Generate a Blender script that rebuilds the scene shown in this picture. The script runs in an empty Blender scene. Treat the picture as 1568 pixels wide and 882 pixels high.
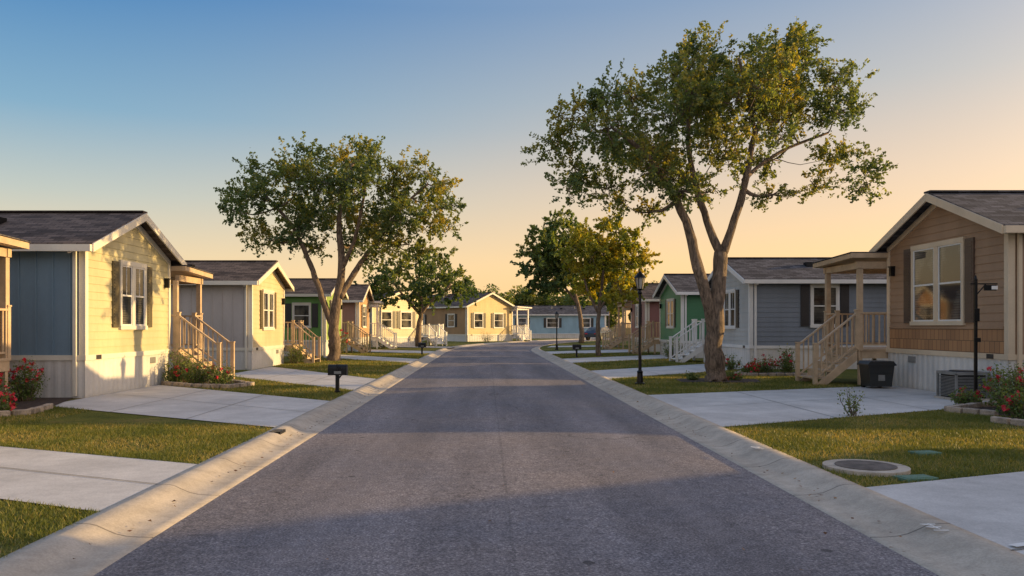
import bpy, math, random
import numpy as np
from mathutils import Vector, Matrix
random.seed(7); rng=np.random.default_rng(7)
D=bpy.data; SC=bpy.context.scene
GZ=0.10
# ------------------------------------------------------------------ materials
def nmat(name):
    m=D.materials.new(name); m.use_nodes=True
    nt=m.node_tree; b=nt.nodes['Principled BSDF']
    return m,nt,b
def L(nt,a,b): nt.links.new(a,b)
def noise(nt,scale,detail=4,rough=.55,vec=None):
    n=nt.nodes.new('ShaderNodeTexNoise'); n.inputs['Scale'].default_value=scale
    n.inputs['Detail'].default_value=detail; n.inputs['Roughness'].default_value=rough
    if vec is not None: L(nt,vec,n.inputs['Vector'])
    return n
def ramp(nt,src,stops):
    r=nt.nodes.new('ShaderNodeValToRGB'); L(nt,src,r.inputs[0])
    e=r.color_ramp.elements
    while len(e)<len(stops): e.new(.5)
    for i,(p,c) in enumerate(stops):
        e[i].position=p; e[i].color=(c[0],c[1],c[2],1) if hasattr(c,'__len__') else (c,c,c,1)
    return r
def mix(nt,fac,a,b,typ='MIX'):
    m=nt.nodes.new('ShaderNodeMix'); m.data_type='RGBA'; m.blend_type=typ
    if hasattr(fac,'links'): L(nt,fac,m.inputs[0])
    else: m.inputs[0].default_value=fac
    for s,v in ((6,a),(7,b)):
        if hasattr(v,'links'): L(nt,v,m.inputs[s])
        else: m.inputs[s].default_value=(v[0],v[1],v[2],1)
    return m.outputs[2]
def math_(nt,op,a,b=None,c=None):
    m=nt.nodes.new('ShaderNodeMath'); m.operation=op
    for i,v in enumerate((a,b,c)):
        if v is None: continue
        if hasattr(v,'links'): L(nt,v,m.inputs[i])
        else: m.inputs[i].default_value=v
    return m.outputs[0]
def bump(nt,b,h,strength=.3,dist=.01):
    n=nt.nodes.new('ShaderNodeBump'); n.inputs['Strength'].default_value=strength
    n.inputs['Distance'].default_value=dist
    L(nt,h,n.inputs['Height']); L(nt,n.outputs[0],b.inputs['Normal'])
def coords(nt):
    t=nt.nodes.new('ShaderNodeTexCoord'); return t.outputs['Object']
def simple(name,col,rough=.6,var=.18,scale=1.5,fine=25,metal=0,bs=.15,stretch=None):
    m,nt,b=nmat(name); c=coords(nt)
    if stretch:
        mp=nt.nodes.new('ShaderNodeMapping'); mp.inputs['Scale'].default_value=stretch
        L(nt,c,mp.inputs[0]); cs=mp.outputs[0]
    else: cs=c
    n1=noise(nt,scale,5,.6,cs); n2=noise(nt,fine,3,.6,cs)
    lo=[x*(1-var*1.6) for x in col]; hi=[min(1,x*(1+var*1.2)) for x in col]
    c1=ramp(nt,n1.outputs[0],[(.3,lo),(.7,hi)]).outputs[0]
    g=ramp(nt,n2.outputs[0],[(.3,1-var*.8),(.7,1.0)]).outputs[0]
    L(nt,mix(nt,1,c1,g,'MULTIPLY'),b.inputs['Base Color'])
    b.inputs['Roughness'].default_value=rough; b.inputs['Metallic'].default_value=metal
    if bs: bump(nt,b,n2.outputs[0],bs,.006)
    return m
_pc={}
def paint(col,rough=.55,var=.10):
    k=(tuple(col),rough)
    if k not in _pc: _pc[k]=simple('painted_siding',col,rough,var,1.2,30,0,.1,(1,1,.4))
    return _pc[k]
def asphalt():
    m,nt,b=nmat('asphalt'); c=coords(nt)
    sp=nt.nodes.new('ShaderNodeSeparateXYZ'); L(nt,c,sp.inputs[0])
    fine=noise(nt,55,3,.75,c); mid=noise(nt,9,5,.65,c)
    mp=nt.nodes.new('ShaderNodeMapping'); mp.inputs['Scale'].default_value=(1.2,.12,1); L(nt,c,mp.inputs[0])
    lon=noise(nt,1.0,4,.6,mp.outputs[0])
    big=noise(nt,.35,4,.6,c)
    c1=ramp(nt,fine.outputs[0],[(.28,(.062,.059,.063)),(.5,(.168,.157,.160)),(.72,(.42,.395,.38))]).outputs[0]
    c2=ramp(nt,mid.outputs[0],[(.3,.75),(.7,1.15)]).outputs[0]
    c3=ramp(nt,lon.outputs[0],[(.32,.74),(.68,1.24)]).outputs[0]
    c4=ramp(nt,big.outputs[0],[(.3,(.80,.82,.9)),(.7,(1.16,1.06,1.0))]).outputs[0]
    col=mix(nt,1,mix(nt,1,mix(nt,1,c1,c2,'MULTIPLY'),c3,'MULTIPLY'),c4,'MULTIPLY')
    nd=noise(nt,1.1,4,.6,c)
    add=nt.nodes.new('ShaderNodeVectorMath'); add.operation='ADD'
    L(nt,c,add.inputs[0]); L(nt,nd.outputs[1],add.inputs[1])
    v=nt.nodes.new('ShaderNodeTexVoronoi'); v.feature='DISTANCE_TO_EDGE'; v.inputs['Scale'].default_value=.33
    L(nt,add.outputs[0],v.inputs['Vector'])
    cr=math_(nt,'LESS_THAN',v.outputs['Distance'],.0035)
    cm=ramp(nt,noise(nt,.5,2,.5,c).outputs[0],[(.5,0),(.6,1)]).outputs[0]
    crf=math_(nt,'MULTIPLY',cr,cm)
    sx=math_(nt,'ABSOLUTE',math_(nt,'SUBTRACT',math_(nt,'ADD',sp.outputs[0],math_(nt,'MULTIPLY',nd.outputs[0],.06)),.22))
    seam=math_(nt,'MULTIPLY',math_(nt,'LESS_THAN',sx,.012),.22)
    f=math_(nt,'MAXIMUM',math_(nt,'MULTIPLY',crf,.5),seam)
    v2=nt.nodes.new('ShaderNodeTexVoronoi'); v2.inputs['Scale'].default_value=1.1; L(nt,c,v2.inputs['Vector'])
    spot=math_(nt,'MULTIPLY',math_(nt,'LESS_THAN',v2.outputs['Distance'],.045),.65)
    f=math_(nt,'MAXIMUM',f,spot)
    L(nt,mix(nt,f,col,(.03,.029,.028)),b.inputs['Base Color'])
    b.inputs['Roughness'].default_value=.85; b.inputs['Specular IOR Level'].default_value=.25
    h=math_(nt,'ADD',fine.outputs[0],math_(nt,'MULTIPLY',mid.outputs[0],.6))
    bump(nt,b,h,.45,.006); return m
def concrete(name='concrete',col=(.46,.44,.41),joint=0,dirt=.35):
    m,nt,b=nmat(name); c=coords(nt)
    n1=noise(nt,.9,6,.65,c); n2=noise(nt,60,3,.6,c); n3=noise(nt,5,5,.7,c)
    c1=ramp(nt,n1.outputs[0],[(.3,[x*.78 for x in col]),(.7,[min(1,x*1.12) for x in col])]).outputs[0]
    c2=ramp(nt,n2.outputs[0],[(.3,.82),(.7,1.05)]).outputs[0]
    c3=ramp(nt,n3.outputs[0],[(.3,1-dirt),(.6,1.0)]).outputs[0]
    col_=mix(nt,1,mix(nt,1,c1,c2,'MULTIPLY'),c3,'MULTIPLY')
    if joint:
        sp=nt.nodes.new('ShaderNodeSeparateXYZ'); L(nt,c,sp.inputs[0])
        fr=math_(nt,'FRACT',math_(nt,'DIVIDE',sp.outputs[1],joint))
        j=math_(nt,'MULTIPLY',math_(nt,'LESS_THAN',fr,.02/joint),.65)
        col_=mix(nt,j,col_,(.07,.06,.05))
    L(nt,col_,b.inputs['Base Color']); b.inputs['Roughness'].default_value=.85
    b.inputs['Specular IOR Level'].default_value=.25
    bump(nt,b,n2.outputs[0],.25,.004); return m
def grassmat():
    m,nt,b=nmat('grass_turf'); c=coords(nt)
    n1=noise(nt,.5,5,.6,c); n2=noise(nt,35,4,.7,c); n3=noise(nt,3,4,.7,c)
    c1=ramp(nt,n1.outputs[0],[(.3,(.08,.105,.025)),(.55,(.14,.16,.04)),(.75,(.26,.20,.09))]).outputs[0]
    c3=ramp(nt,n3.outputs[0],[(.3,(.6,.66,.55)),(.7,(1.3,1.12,.95))]).outputs[0]
    c2=ramp(nt,n2.outputs[0],[(.3,.45),(.7,1.2)]).outputs[0]
    L(nt,mix(nt,1,mix(nt,1,c1,c3,'MULTIPLY'),c2,'MULTIPLY'),b.inputs['Base Color'])
    b.inputs['Roughness'].default_value=.95; b.inputs['Specular IOR Level'].default_value=.1
    bump(nt,b,n2.outputs[0],.9,.03); return m
def shingles(name,col):
    m,nt,b=nmat(name); c=coords(nt)
    br=nt.nodes.new('ShaderNodeTexBrick'); L(nt,c,br.inputs['Vector'])
    br.inputs['Scale'].default_value=1; br.inputs['Brick Width'].default_value=.3; br.inputs['Row Height'].default_value=.14
    br.inputs['Mortar Size'].default_value=.008
    br.inputs['Color1'].default_value=(*[x*.55 for x in col],1); br.inputs['Color2'].default_value=(*[x*1.6 for x in col],1)
    br.inputs['Mortar'].default_value=(*[x*.3 for x in col],1)
    n=noise(nt,45,3,.7,c); n2=noise(nt,1.2,4,.6,c)
    f=ramp(nt,n.outputs[0],[(.3,.6),(.7,1.25)]).outputs[0]; f2=ramp(nt,n2.outputs[0],[(.3,.8),(.7,1.15)]).outputs[0]
    L(nt,mix(nt,1,mix(nt,1,br.outputs[0],f,'MULTIPLY'),f2,'MULTIPLY'),b.inputs['Base Color'])
    b.inputs['Roughness'].default_value=.9; b.inputs['Specular IOR Level'].default_value=.2
    bump(nt,b,br.outputs[0],.5,.01); return m
def leafmat(name,dark,mid,pale_lit,trans=.42):
    m=D.materials.new(name); m.use_nodes=True; nt=m.node_tree
    for n in list(nt.nodes): nt.nodes.remove(n)
    o=nt.nodes.new('ShaderNodeOutputMaterial')
    at=nt.nodes.new('ShaderNodeAttribute'); at.attribute_name='tone'
    r=ramp(nt,at.outputs['Fac'],[(0,dark),(.5,mid),(1,pale_lit)])  # last stop: sunlit yellow painted on trees, own pale tone elsewhere
    d=nt.nodes.new('ShaderNodeBsdfPrincipled'); t=nt.nodes.new('ShaderNodeBsdfTranslucent')
    d.inputs['Roughness'].default_value=.5; d.inputs['Specular IOR Level'].default_value=.3
    L(nt,r.outputs[0],d.inputs['Base Color'])
    tc=mix(nt,1,r.outputs[0],(2.2,1.9,.5),'MULTIPLY'); L(nt,tc,t.inputs[0])
    ms=nt.nodes.new('ShaderNodeMixShader'); ms.inputs[0].default_value=trans
    L(nt,d.outputs[0],ms.inputs[1]); L(nt,t.outputs[0],ms.inputs[2]); L(nt,ms.outputs[0],o.inputs[0])
    return m
def bark(name,col):
    m,nt,b=nmat(name); c=coords(nt)
    mp=nt.nodes.new('ShaderNodeMapping'); mp.inputs['Scale'].default_value=(1,1,.22); L(nt,c,mp.inputs[0])
    n=noise(nt,22,5,.7,mp.outputs[0]); n2=noise(nt,2,3,.6,c)
    a=ramp(nt,n.outputs[0],[(.35,[x*.3 for x in col]),(.65,[x*1.35 for x in col])]).outputs[0]
    f=ramp(nt,n2.outputs[0],[(.3,.7),(.7,1.2)]).outputs[0]
    L(nt,mix(nt,1,a,f,'MULTIPLY'),b.inputs['Base Color']); b.inputs['Roughness'].default_value=.9
    bump(nt,b,n.outputs[0],1,.04); return m
M_ASPH=asphalt(); M_CURB=concrete('curb_concrete',(.49,.43,.35),1.5,.25); M_DRIVE=concrete('driveway_concrete',(.56,.54,.51),0,.14)
M_GRASS=grassmat(); M_JOINT=simple('joint_dark',(.2,.19,.17),.9)
M_ROOFB=shingles('roof_shingles_brown',(.11,.083,.067)); M_ROOFG=shingles('roof_shingles_grey',(.085,.08,.083))
M_TRIM=simple('trim_cream',(.66,.62,.52),.5,.06); M_WHITE=simple('white_paint',(.70,.69,.66),.5,.06)
M_TRIMT=simple('trim_tan',(.62,.50,.35),.5,.08)
M_WOOD=simple('porch_wood_painted',(.50,.37,.235),.6,.14,3,30,0,.2)
M_SKIRT=simple('skirting_vinyl',(.60,.58,.54),.55,.10,.8,20)
M_BLACK=simple('black_metal',(.012,.012,.013),.35,.2,4,40,.6)
M_SHUT=simple('shutter_paint',(.035,.03,.028),.5,.15)
M_SHUTB=simple('shutter_paint_brown',(.095,.06,.042),.5,.15)
M_SHUTO=simple('shutter_paint_olive',(.10,.082,.042),.5,.15)
M_PLASTIC=simple('bin_plastic',(.02,.022,.022),.45,.15)
M_RED=simple('petals_red',(.6,.02,.04),.6,.3,8)
M_MULCH=simple('mulch',(.055,.032,.02),.95,.5,14,60,0,1)
M_STONE=simple('edging_stone',(.38,.31,.24),.85,.3,5,40,0,.6)
M_BARK=bark('tree_bark',(.20,.145,.10))
M_STEEL=simple('grey_metal',(.22,.225,.22),.5,.15,5,40,.3)
M_GREENLID=simple('green_lid',(.09,.19,.13),.6,.15)
def glass():
    m,nt,b=nmat('window_glass'); c=coords(nt)
    sp=nt.nodes.new('ShaderNodeSeparateXYZ'); L(nt,c,sp.inputs[0])
    n=noise(nt,1.3,3,.5,c)
    bl=math_(nt,'FRACT',math_(nt,'MULTIPLY',sp.outputs[2],18))
    slat=ramp(nt,bl,[(.15,.45),(.35,1.0),(.9,1.0)]).outputs[0]
    c0=ramp(nt,n.outputs[0],[(.42,(.018,.02,.022)),(.56,(.10,.095,.08)),(.66,(.17,.155,.12))]).outputs[0]
    L(nt,mix(nt,1,c0,slat,'MULTIPLY'),b.inputs['Base Color'])
    b.inputs['Roughness'].default_value=.05; b.inputs['IOR'].default_value=1.6
    nn=noise(nt,.8,2,.5,c); bump(nt,b,nn.outputs[0],.05,.05)
    return m
M_GLASS=glass()
def shake():
    m,nt,b=nmat('shake_panel'); c=coords(nt)
    sp=nt.nodes.new('ShaderNodeSeparateXYZ'); L(nt,c,sp.inputs[0]); cb=nt.nodes.new('ShaderNodeCombineXYZ')
    L(nt,sp.outputs[1],cb.inputs[0]); L(nt,sp.outputs[2],cb.inputs[1])
    br=nt.nodes.new('ShaderNodeTexBrick'); L(nt,cb.outputs[0],br.inputs['Vector']); br.inputs['Scale'].default_value=1
    br.inputs['Brick Width'].default_value=.16; br.inputs['Row Height'].default_value=.24; br.inputs['Mortar Size'].default_value=.006
    br.inputs['Color1'].default_value=(.42,.22,.095,1); br.inputs['Color2'].default_value=(.30,.155,.07,1); br.inputs['Mortar'].default_value=(.1,.06,.03,1)
    L(nt,br.outputs[0],b.inputs['Base Color']); b.inputs['Roughness'].default_value=.8; bump(nt,b,br.outputs[0],.4,.01); return m
M_SHAKE=shake()
# ------------------------------------------------------------------ mesh helpers
def link(o): SC.collection.objects.link(o); return o
class MB:
    def __init__(s,sx=1): s.v=[];s.f=[];s.m=[];s.mats=[];s.sx=sx
    def mi(s,m):
        if m not in s.mats: s.mats.append(m)
        return s.mats.index(m)
    def add(s,vs,fs,m):
        o=len(s.v); s.v+=[(x*s.sx,y,z) for x,y,z in vs]; k=s.mi(m)
        for f in fs:
            ff=[o+i for i in f]
            if s.sx<0: ff.reverse()
            s.f.append(ff); s.m.append(k)
    def box(s,x0,x1,y0,y1,z0,z1,m):
        if x0>x1:x0,x1=x1,x0
        if y0>y1:y0,y1=y1,y0
        s.add([(x0,y0,z0),(x1,y0,z0),(x1,y1,z0),(x0,y1,z0),(x0,y0,z1),(x1,y0,z1),(x1,y1,z1),(x0,y1,z1)],
          [(0,3,2,1),(4,5,6,7),(0,1,5,4),(1,2,6,5),(2,3,7,6),(3,0,4,7)],m)
    def prism(s,poly,ext,m):
        n=len(poly); e=Vector(ext)
        vs=[tuple(p) for p in poly]+[tuple(Vector(p)+e) for p in poly]
        fs=[tuple(range(n))[::-1],tuple(range(n,2*n))]+[(i,(i+1)%n,n+(i+1)%n,n+i) for i in range(n)]
        s.add(vs,fs,m)
    def beam(s,a,b,w,h,m):
        a=Vector(a);b=Vector(b);d=(b-a).normalized()
        r=d.cross(Vector((0,0,1)));
        if r.length<1e-3: r=Vector((1,0,0))
        r.normalize(); u=r.cross(d).normalized(); r*=w/2;u*=h/2
        s.add([tuple(p+i*r+j*u) for p in (a,b) for i,j in ((-1,-1),(1,-1),(1,1),(-1,1))],
          [(3,2,1,0),(4,5,6,7),(0,1,5,4),(1,2,6,5),(2,3,7,6),(3,0,4,7)],m)
    def tube(s,pts,rad,m,n=8,cap=True):
        pts=[Vector(p) for p in pts]; vs=[];fs=[]
        prev=None
        for i,p in enumerate(pts):
            d=(pts[min(i+1,len(pts)-1)]-pts[max(i-1,0)]).normalized()
            r=d.orthogonal().normalized() if prev is None else (prev-d*prev.dot(d)).normalized()
            prev=r; u=d.cross(r)
            for k in range(n):
                a=2*math.pi*k/n; vs.append(tuple(p+(r*math.cos(a)+u*math.sin(a))*rad[i]))
        for i in range(len(pts)-1):
            for k in range(n): fs.append((i*n+k,i*n+(k+1)%n,(i+1)*n+(k+1)%n,(i+1)*n+k))
        if cap: fs.append(tuple(range(n))[::-1]); fs.append(tuple(range((len(pts)-1)*n,len(pts)*n)))
        s.add(vs,fs,m)
    def obj(s,name,parent=None,smooth=False,bevel=0):
        me=D.meshes.new(name); me.from_pydata(s.v,[],s.f)
        for m in s.mats: me.materials.append(m)
        me.polygons.foreach_set('material_index',s.m)
        if smooth: me.polygons.foreach_set('use_smooth',[True]*len(s.f))
        me.update(); o=link(D.objects.new(name,me))
        if parent: o.parent=parent
        if bevel:
            b=o.modifiers.new('bev','BEVEL'); b.width=bevel; b.segments=2; b.limit_method='ANGLE'
        return o
def empty(name,x,y,z=GZ,rot=0):
    e=link(D.objects.new(name,None)); e.location=(x,y,z); e.rotation_euler=(0,0,math.radians(rot)); e.empty_display_size=.2; return e
# ------------------------------------------------------------------ ground & road
def cx(y): 
    if y<50: return 0
    if y<115: return (y-50)**2/150
    return 28.2+(y-115)*.87
def sl(y):
    d=(cx(y+.1)-cx(y))/.1; return math.sqrt(1+d*d)
rows=list(np.arange(-14,50,4.))+list(np.arange(50,125,2.5))+[140,170,220,300,450,700,1000]
def strip(name,prof,ys,mat,smooth=False):
    b=MB(); n=len(prof); vs=[];fs=[]
    for y in ys:
        for (x,z) in prof:
            k=sl(y) if abs(x)<8 else 1
            vs.append((cx(y)+x*k,y,z))
    for i in range(len(ys)-1):
        for j in range(n-1): fs.append((i*n+j,i*n+j+1,(i+1)*n+j+1,(i+1)*n+j))
    b.add(vs,fs,mat); return b.obj(name,smooth=smooth)
strip('ground',[(-900,GZ),(-60,GZ),(-20,GZ),(-3.05,GZ),(-3.04,-.05),(0,-.05),(3.43,-.05),(3.44,GZ),(20,GZ),(60,GZ),(900,GZ)],rows,M_GRASS)
rr=[r for r in rows if r<=220]
strip('road',[(-2.6,.004),(-1.2,.02),(.2,.03),(1.6,.02),(2.96,.004)],rr,M_ASPH)
strip('curb',[(-2.5,-.02),(-2.52,.010),(-2.62,.011),(-2.72,.018),(-2.80,.036),(-2.88,.070),(-2.94,.098),(-2.99,.110),(-3.04,.113),(-3.12,.114),(-3.13,.05)],rr,M_CURB,True)
strip('curb',[(2.88,-.02),(2.90,.010),(3.00,.011),(3.1,.018),(3.18,.036),(3.26,.070),(3.32,.098),(3.37,.110),(3.42,.113),(3.50,.114),(3.51,.05)],rr,M_CURB,True)
DRV=[
 [(-3.1,6.4),(-14,11.2),(-14,13.4),(-3.1,8.6)],
 [(-3.1,11.75),(-8.35,15.0),(-8.35,20.3),(-3.1,15.9)],
 [(-3.1,18.6),(-8.0,24.2),(-8.0,29.6),(-3.1,22.6)],
 [(-3.1,32.5),(-8.0,38.4),(-8.0,42.5),(-3.1,36.5)],
 [(-3.1,44),(-8.0,48),(-8.0,52),(-3.1,48)],
 [(-2.6,55),(-8.0,59),(-6,62),(-2.2,58.5)],
 [(3.48,3.2),(14,7.6),(14,11.6),(3.48,7.36)],
 [(3.48,11.8),(10.2,15.35),(10.2,20.1),(3.48,17.3)],
 [(3.48,22.6),(9.2,28.0),(9.2,32.2),(3.48,26.8)],
 [(3.48,32.5),(9.2,37.6),(9.2,42),(3.48,36.8)],
 [(3.48,43),(9.2,47),(9.2,52),(3.48,47.2)],
 [(4.3,57),(10.2,60),(10.2,64),(5.0,61)],
]
for q in DRV:
    b=MB(); z=GZ+.012
    b.add([(x,y,z) for x,y in q],[(0,1,2,3)] if q[0][0]>0 else [(3,2,1,0)],M_DRIVE)
    P=[Vector((x,y,0)) for x,y in q]
    for t in (.33,.66):
        a=P[0].lerp(P[1],t);c=P[3].lerp(P[2],t);d=(c-a).normalized().cross(Vector((0,0,1)))*.009
        b.add([(v.x,v.y,z+.004) for v in (a-d,a+d,c+d,c-d)],[(0,1,2,3)],M_JOINT)
    a=P[0].lerp(P[3],.5);c=P[1].lerp(P[2],.5);d=(c-a).normalized().cross(Vector((0,0,1)))*.009
    b.add([(v.x,v.y,z+.008) for v in (a-d,a+d,c+d,c-d)],[(0,1,2,3)],M_JOINT)
    b.obj('driveway')
b=MB(); b.add([(3.55,5.33,GZ+.026),(6.5,6.45,GZ+.026),(6.48,6.51,GZ+.026),(3.53,5.39,GZ+.026)],[(0,1,2,3)],M_WHITE); b.obj('painted_line')
# ------------------------------------------------------------------ houses
def window(b,wall,u0,u1,z0,z1,trim,shut,nx=1):
    def bx(a0,a1,d0,d1,c0,c1,m):
        if wall=='front': b.box(-d1,-d0,a0,a1,c0,c1,m)
        else: b.box(a0,a1,-d1,-d0,c0,c1,m)
    t=.085
    bx(u0-t,u1+t,.0,.062,z1,z1+t*1.3,trim); bx(u0-t*1.2,u1+t*1.2,.0,.075,z0-t*1.1,z0,trim)
    bx(u0-t,u0,.0,.055,z0,z1,trim); bx(u1,u1+t,.0,.055,z0,z1,trim)
    bx(u0,u1,.0,.026,z0,z1,M_GLASS)
    w=(u1-u0)/nx
    for i in range(nx):
        a=u0+i*w; h=.08
        if i: bx(a-h,a+h,.0,.055,z0,z1,trim)
        e=h if i else 0; e2=h if i<nx-1 else 0
        f=.035
        bx(a+e,a+e+f,.026,.042,z0,z1,M_WHITE); bx(a+w-e2-f,a+w-e2,.026,.042,z0,z1,M_WHITE)
        bx(a+e+f,a+w-e2-f,.026,.042,z0,z0+f,M_WHITE); bx(a+e+f,a+w-e2-f,.026,.042,z1-f,z1,M_WHITE)
        zm=(z0+z1)/2; bx(a+e+f,a+w-e2-f,.026,.046,zm-.02,zm+.02,M_WHITE)
        if w<.8:
            mu=a+(w+e-e2)/2; bx(mu-.008,mu+.008,.026,.034,zm+.02,z1-f,M_WHITE)
    if shut:
        for sd in (-1,1):
            a=u0-t-.34 if sd<0 else u1+t+.04
            bx(a,a+.3,.0,.05,z0-.04,z1+.06,shut)
            for zz in np.arange(z0+.04,z1-.02,.07): bx(a+.045,a+.255,.05,.062,zz,zz+.035,shut)
def porch(b,side_y,px,depth,fl,rz,mat,wall_x=3.0,roof=True,steps=True):
    ya,yb=side_y,side_y+depth
    b.box(-px,wall_x,ya,yb,fl-.05,fl,mat); b.box(-px+.02,-px+.06,ya+.02,yb-.02,fl-.25,fl-.05,mat); b.box(-px+.1,wall_x,ya+.03,ya+.07,fl-.25,fl-.05,mat)
    for x in np.arange(-px+.08,wall_x,1.3):
        for y in (ya+.09,yb-.09): b.box(x-.045,x+.045,y-.045,y+.045,0,fl-.05,mat)
    def rail(p,q,h=.92):
        p=Vector(p);q=Vector(q); up=Vector((0,0,1)); n=max(2,int((q-p).length/.15))
        b.beam(p+up*h,q+up*h,.085,.04,mat); b.beam(p+up*.1,q+up*.1,.04,.04,mat)
        for i in range(1,n):
            c=p.lerp(q,i/n); b.beam(c+up*.1,c+up*(h-.02),.03,.03,mat)
    post=lambda x,y,zb,zt,w=.095: (b.box(x-w/2,x+w/2,y-w/2,y+w/2,zb,zt,mat),b.box(x-w/2-.012,x+w/2+.012,y-w/2-.012,y+w/2+.012,zt,zt+.03,mat))
    sw=min(1.15,depth-.5); sy0=ya+.08; sy1=sy0+sw
    n=max(4,int(round(fl/.17))); run=.27
    xe=-px-(n-1)*run
    if steps:
        for i in range(n-1):
            x1=-px-i*run; zt=fl-(i+1)*fl/n
            b.box(x1-run-.02,x1,sy0+.04,sy1-.04,zt-.04,zt,mat); b.box(x1-.02,x1,sy0+.04,sy1-.04,zt,zt+fl/n-.05,mat)
        for y in (sy0,sy1):
            b.prism([(-px,y-.02,fl-.05),(xe,y-.02,.0),(xe+.3,y-.02,0),(-px,y-.02,fl-.3)],(0,.04,0),mat)
            rail((-px,y,fl),(xe+.03,y,fl/n*.5))
            post(-px-.0,y,fl,fl+.98); post(xe,y,0,1.05)
        if sy1<yb-.2: rail((-px+.05,sy1+.05,fl),(-px+.05,yb-.05,fl))
    else: rail((-px+.05,ya+.05,fl),(-px+.05,yb-.05,fl))
    if px>.15: rail((-px+.05,ya+.05,fl),(-.02,ya+.05,fl))
    rail((-px+.05,yb-.05,fl),(wall_x,yb-.05,fl))
    post(-px+.05,yb-.05,fl,fl+.98)
    if roof:
        for y in (ya+.1,yb-.08): b.box(-px+.02,-px+.14,y-.06,y+.06,fl,rz-.12,mat)
        b.box(wall_x-.12,wall_x,yb-.14,yb-.02,fl,rz,mat)
        if px>.2: b.box(-px-.02,wall_x+.1,ya+.04,ya+.16,rz-.13,rz+.05,mat)
        b.box(-px-.02,wall_x+.1,yb-.14,yb-.02,rz-.13,rz+.03,mat)
        b.box(-px+.0,-px+.12,ya+.16,yb-.14,rz-.13,rz+.03,mat)
        o=.22; y_=ya-.1 if px>.2 else ya
        b.prism([(-px-o,y_,rz+.14),(-px-o,yb+o,rz+.05),(-px-o,yb+o,rz+.17),(-px-o,y_,rz+.26)],(wall_x+px+o+.2,0,0),mat)
        b.prism([(-px-o-.02,y_,rz+.27),(-px-o-.02,yb+o+.02,rz+.18),(-px-o-.02,yb+o+.02,rz+.2),(-px-o-.02,y_,rz+.29)],(wall_x+px+o+.2,0,0),M_ROOFG)
def house(name,s,X,Y,W,Lg,fl,ev,rd,front,side,roof,skirt=M_SKIRT,fwin=(),swin=(),shut=M_SHUT,sidebat=False,
          trim=M_TRIM,po=None,rot=0,shakeband=False,ov=.32):
    e=empty(name,X,Y,GZ,rot); fm=paint(front); sm=paint(side)
    fl-=GZ;ev-=GZ;rd-=GZ
    half=W/2; yr=lambda h: max(0,(h-ev)/(rd-ev)*half)
    w=MB(s)
    core=[(0,0,fl),(0,W,fl),(0,W,ev),(0,half,rd),(0,0,ev)]
    w.prism(core,(Lg,0,0),sm)
    def lap_front(z0,z1,m,st=.17,d=.018):
        z=z0
        while z<z1-.01:
            t=min(z+st,z1); a0,a1=yr(z),yr(t)
            w.add([(-d,a0,z),(-d,W-a0,z),(-.003,W-a1,t),(-.003,a1,t),(-.002,a0,z),(-.002,W-a0,z)],[(0,3,2,1),(0,1,5,4)],m); z+=st
    lap_front(fl,rd-.02,fm)
    if shakeband:
        w.box(-.03,-.002,.12,W-.12,fl+.02,fl+.52,M_SHAKE); w.box(-.045,-.002,.12,W-.12,fl+.52,fl+.57,fm)
    if sidebat:
        for x in np.arange(.3,Lg-.05,.36):
            w.box(x-.02,x+.02,-.018,0-.001,fl,ev,sm); w.box(x-.02,x+.02,W+.001,W+.018,fl,ev,sm)
    else:
        z=fl
        while z<ev-.01:
            t=min(z+.17,ev)
            w.add([(0,-.018,z),(Lg,-.018,z),(Lg,-.003,t),(0,-.003,t),(0,-.001,z),(Lg,-.001,z)],[(0,1,2,3),(0,4,5,1)],sm); z+=.17
    w.obj('walls',e)
    t=MB(s)
    c=.1
    for y in (0,W):
        a,bb=(-.03,c) if y==0 else (W-c,W+.03)
        t.box(-.034,-.0005,a,bb,fl,ev-.02,trim)
        if y==0: t.box(.0,c,-.034,-.0005,fl,ev-.02,trim)
        else: t.box(.0,c,W+.0005,W+.034,fl,ev-.02,trim)
    t.box(-.05,-.001,-.05,W+.05,fl-.09,fl+.02,trim); t.box(-.001,Lg,-.05,-.001,fl-.088,fl+.018,trim)
    sl_=(rd-ev)/half
    def rz(y): return rd-abs(y-half)*sl_
    for sg in (-1,1):
        y0=half; y1=half+sg*(half+ov)
        pts=[(-ov-.03,y0,rz(y0)+.07),(-ov-.03,y1,rz(y1)+.07),(-ov-.03,y1,rz(y1)-.10),(-ov-.03,y0,rz(y0)-.11)]
        if sg<0: pts=pts[::-1]
        t.prism(pts,(.035,0,0),trim)
        pts=[(-.045,y0,rz(y0)-.02),(-.045,half+sg*half,ev-.02),(-.045,half+sg*half,ev-.15),(-.045,y0,rz(y0)-.17)]
        if sg<0: pts=pts[::-1]
        t.prism(pts,(.04,0,0),trim)
        ye=y1; a,bb=(ye-.02,ye+.09) if sg>0 else (ye-.09,ye+.02)
        t.box(-ov,Lg+.2,a,bb,rz(ye)-.09,rz(ye)+.05,trim)
    t.box(.13,.2,-.1,-.04,.05,ev-.12,trim); t.beam((.165,-.07,ev-.12),(.165,-ov,ev-.22),.06,.06,trim)
    t.obj('trim',e)
    r=MB(s)
    for sg in (-1,1):
        y0=half; y1=half+sg*(half+ov)
        pts=[(-ov,y0,rz(y0)+.02),(-ov,y1,rz(y1)+.0),(-ov,y1,rz(y1)+.08),(-ov,y0,rz(y0)+.1)]
        if sg>0: pts=pts[::-1]
        r.prism(pts,(Lg+ov+.2,0,0),roof)
    r.beam((-ov,half,rz(half)+.1),(Lg+.2,half,rz(half)+.1),.26,.04,roof)
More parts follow.
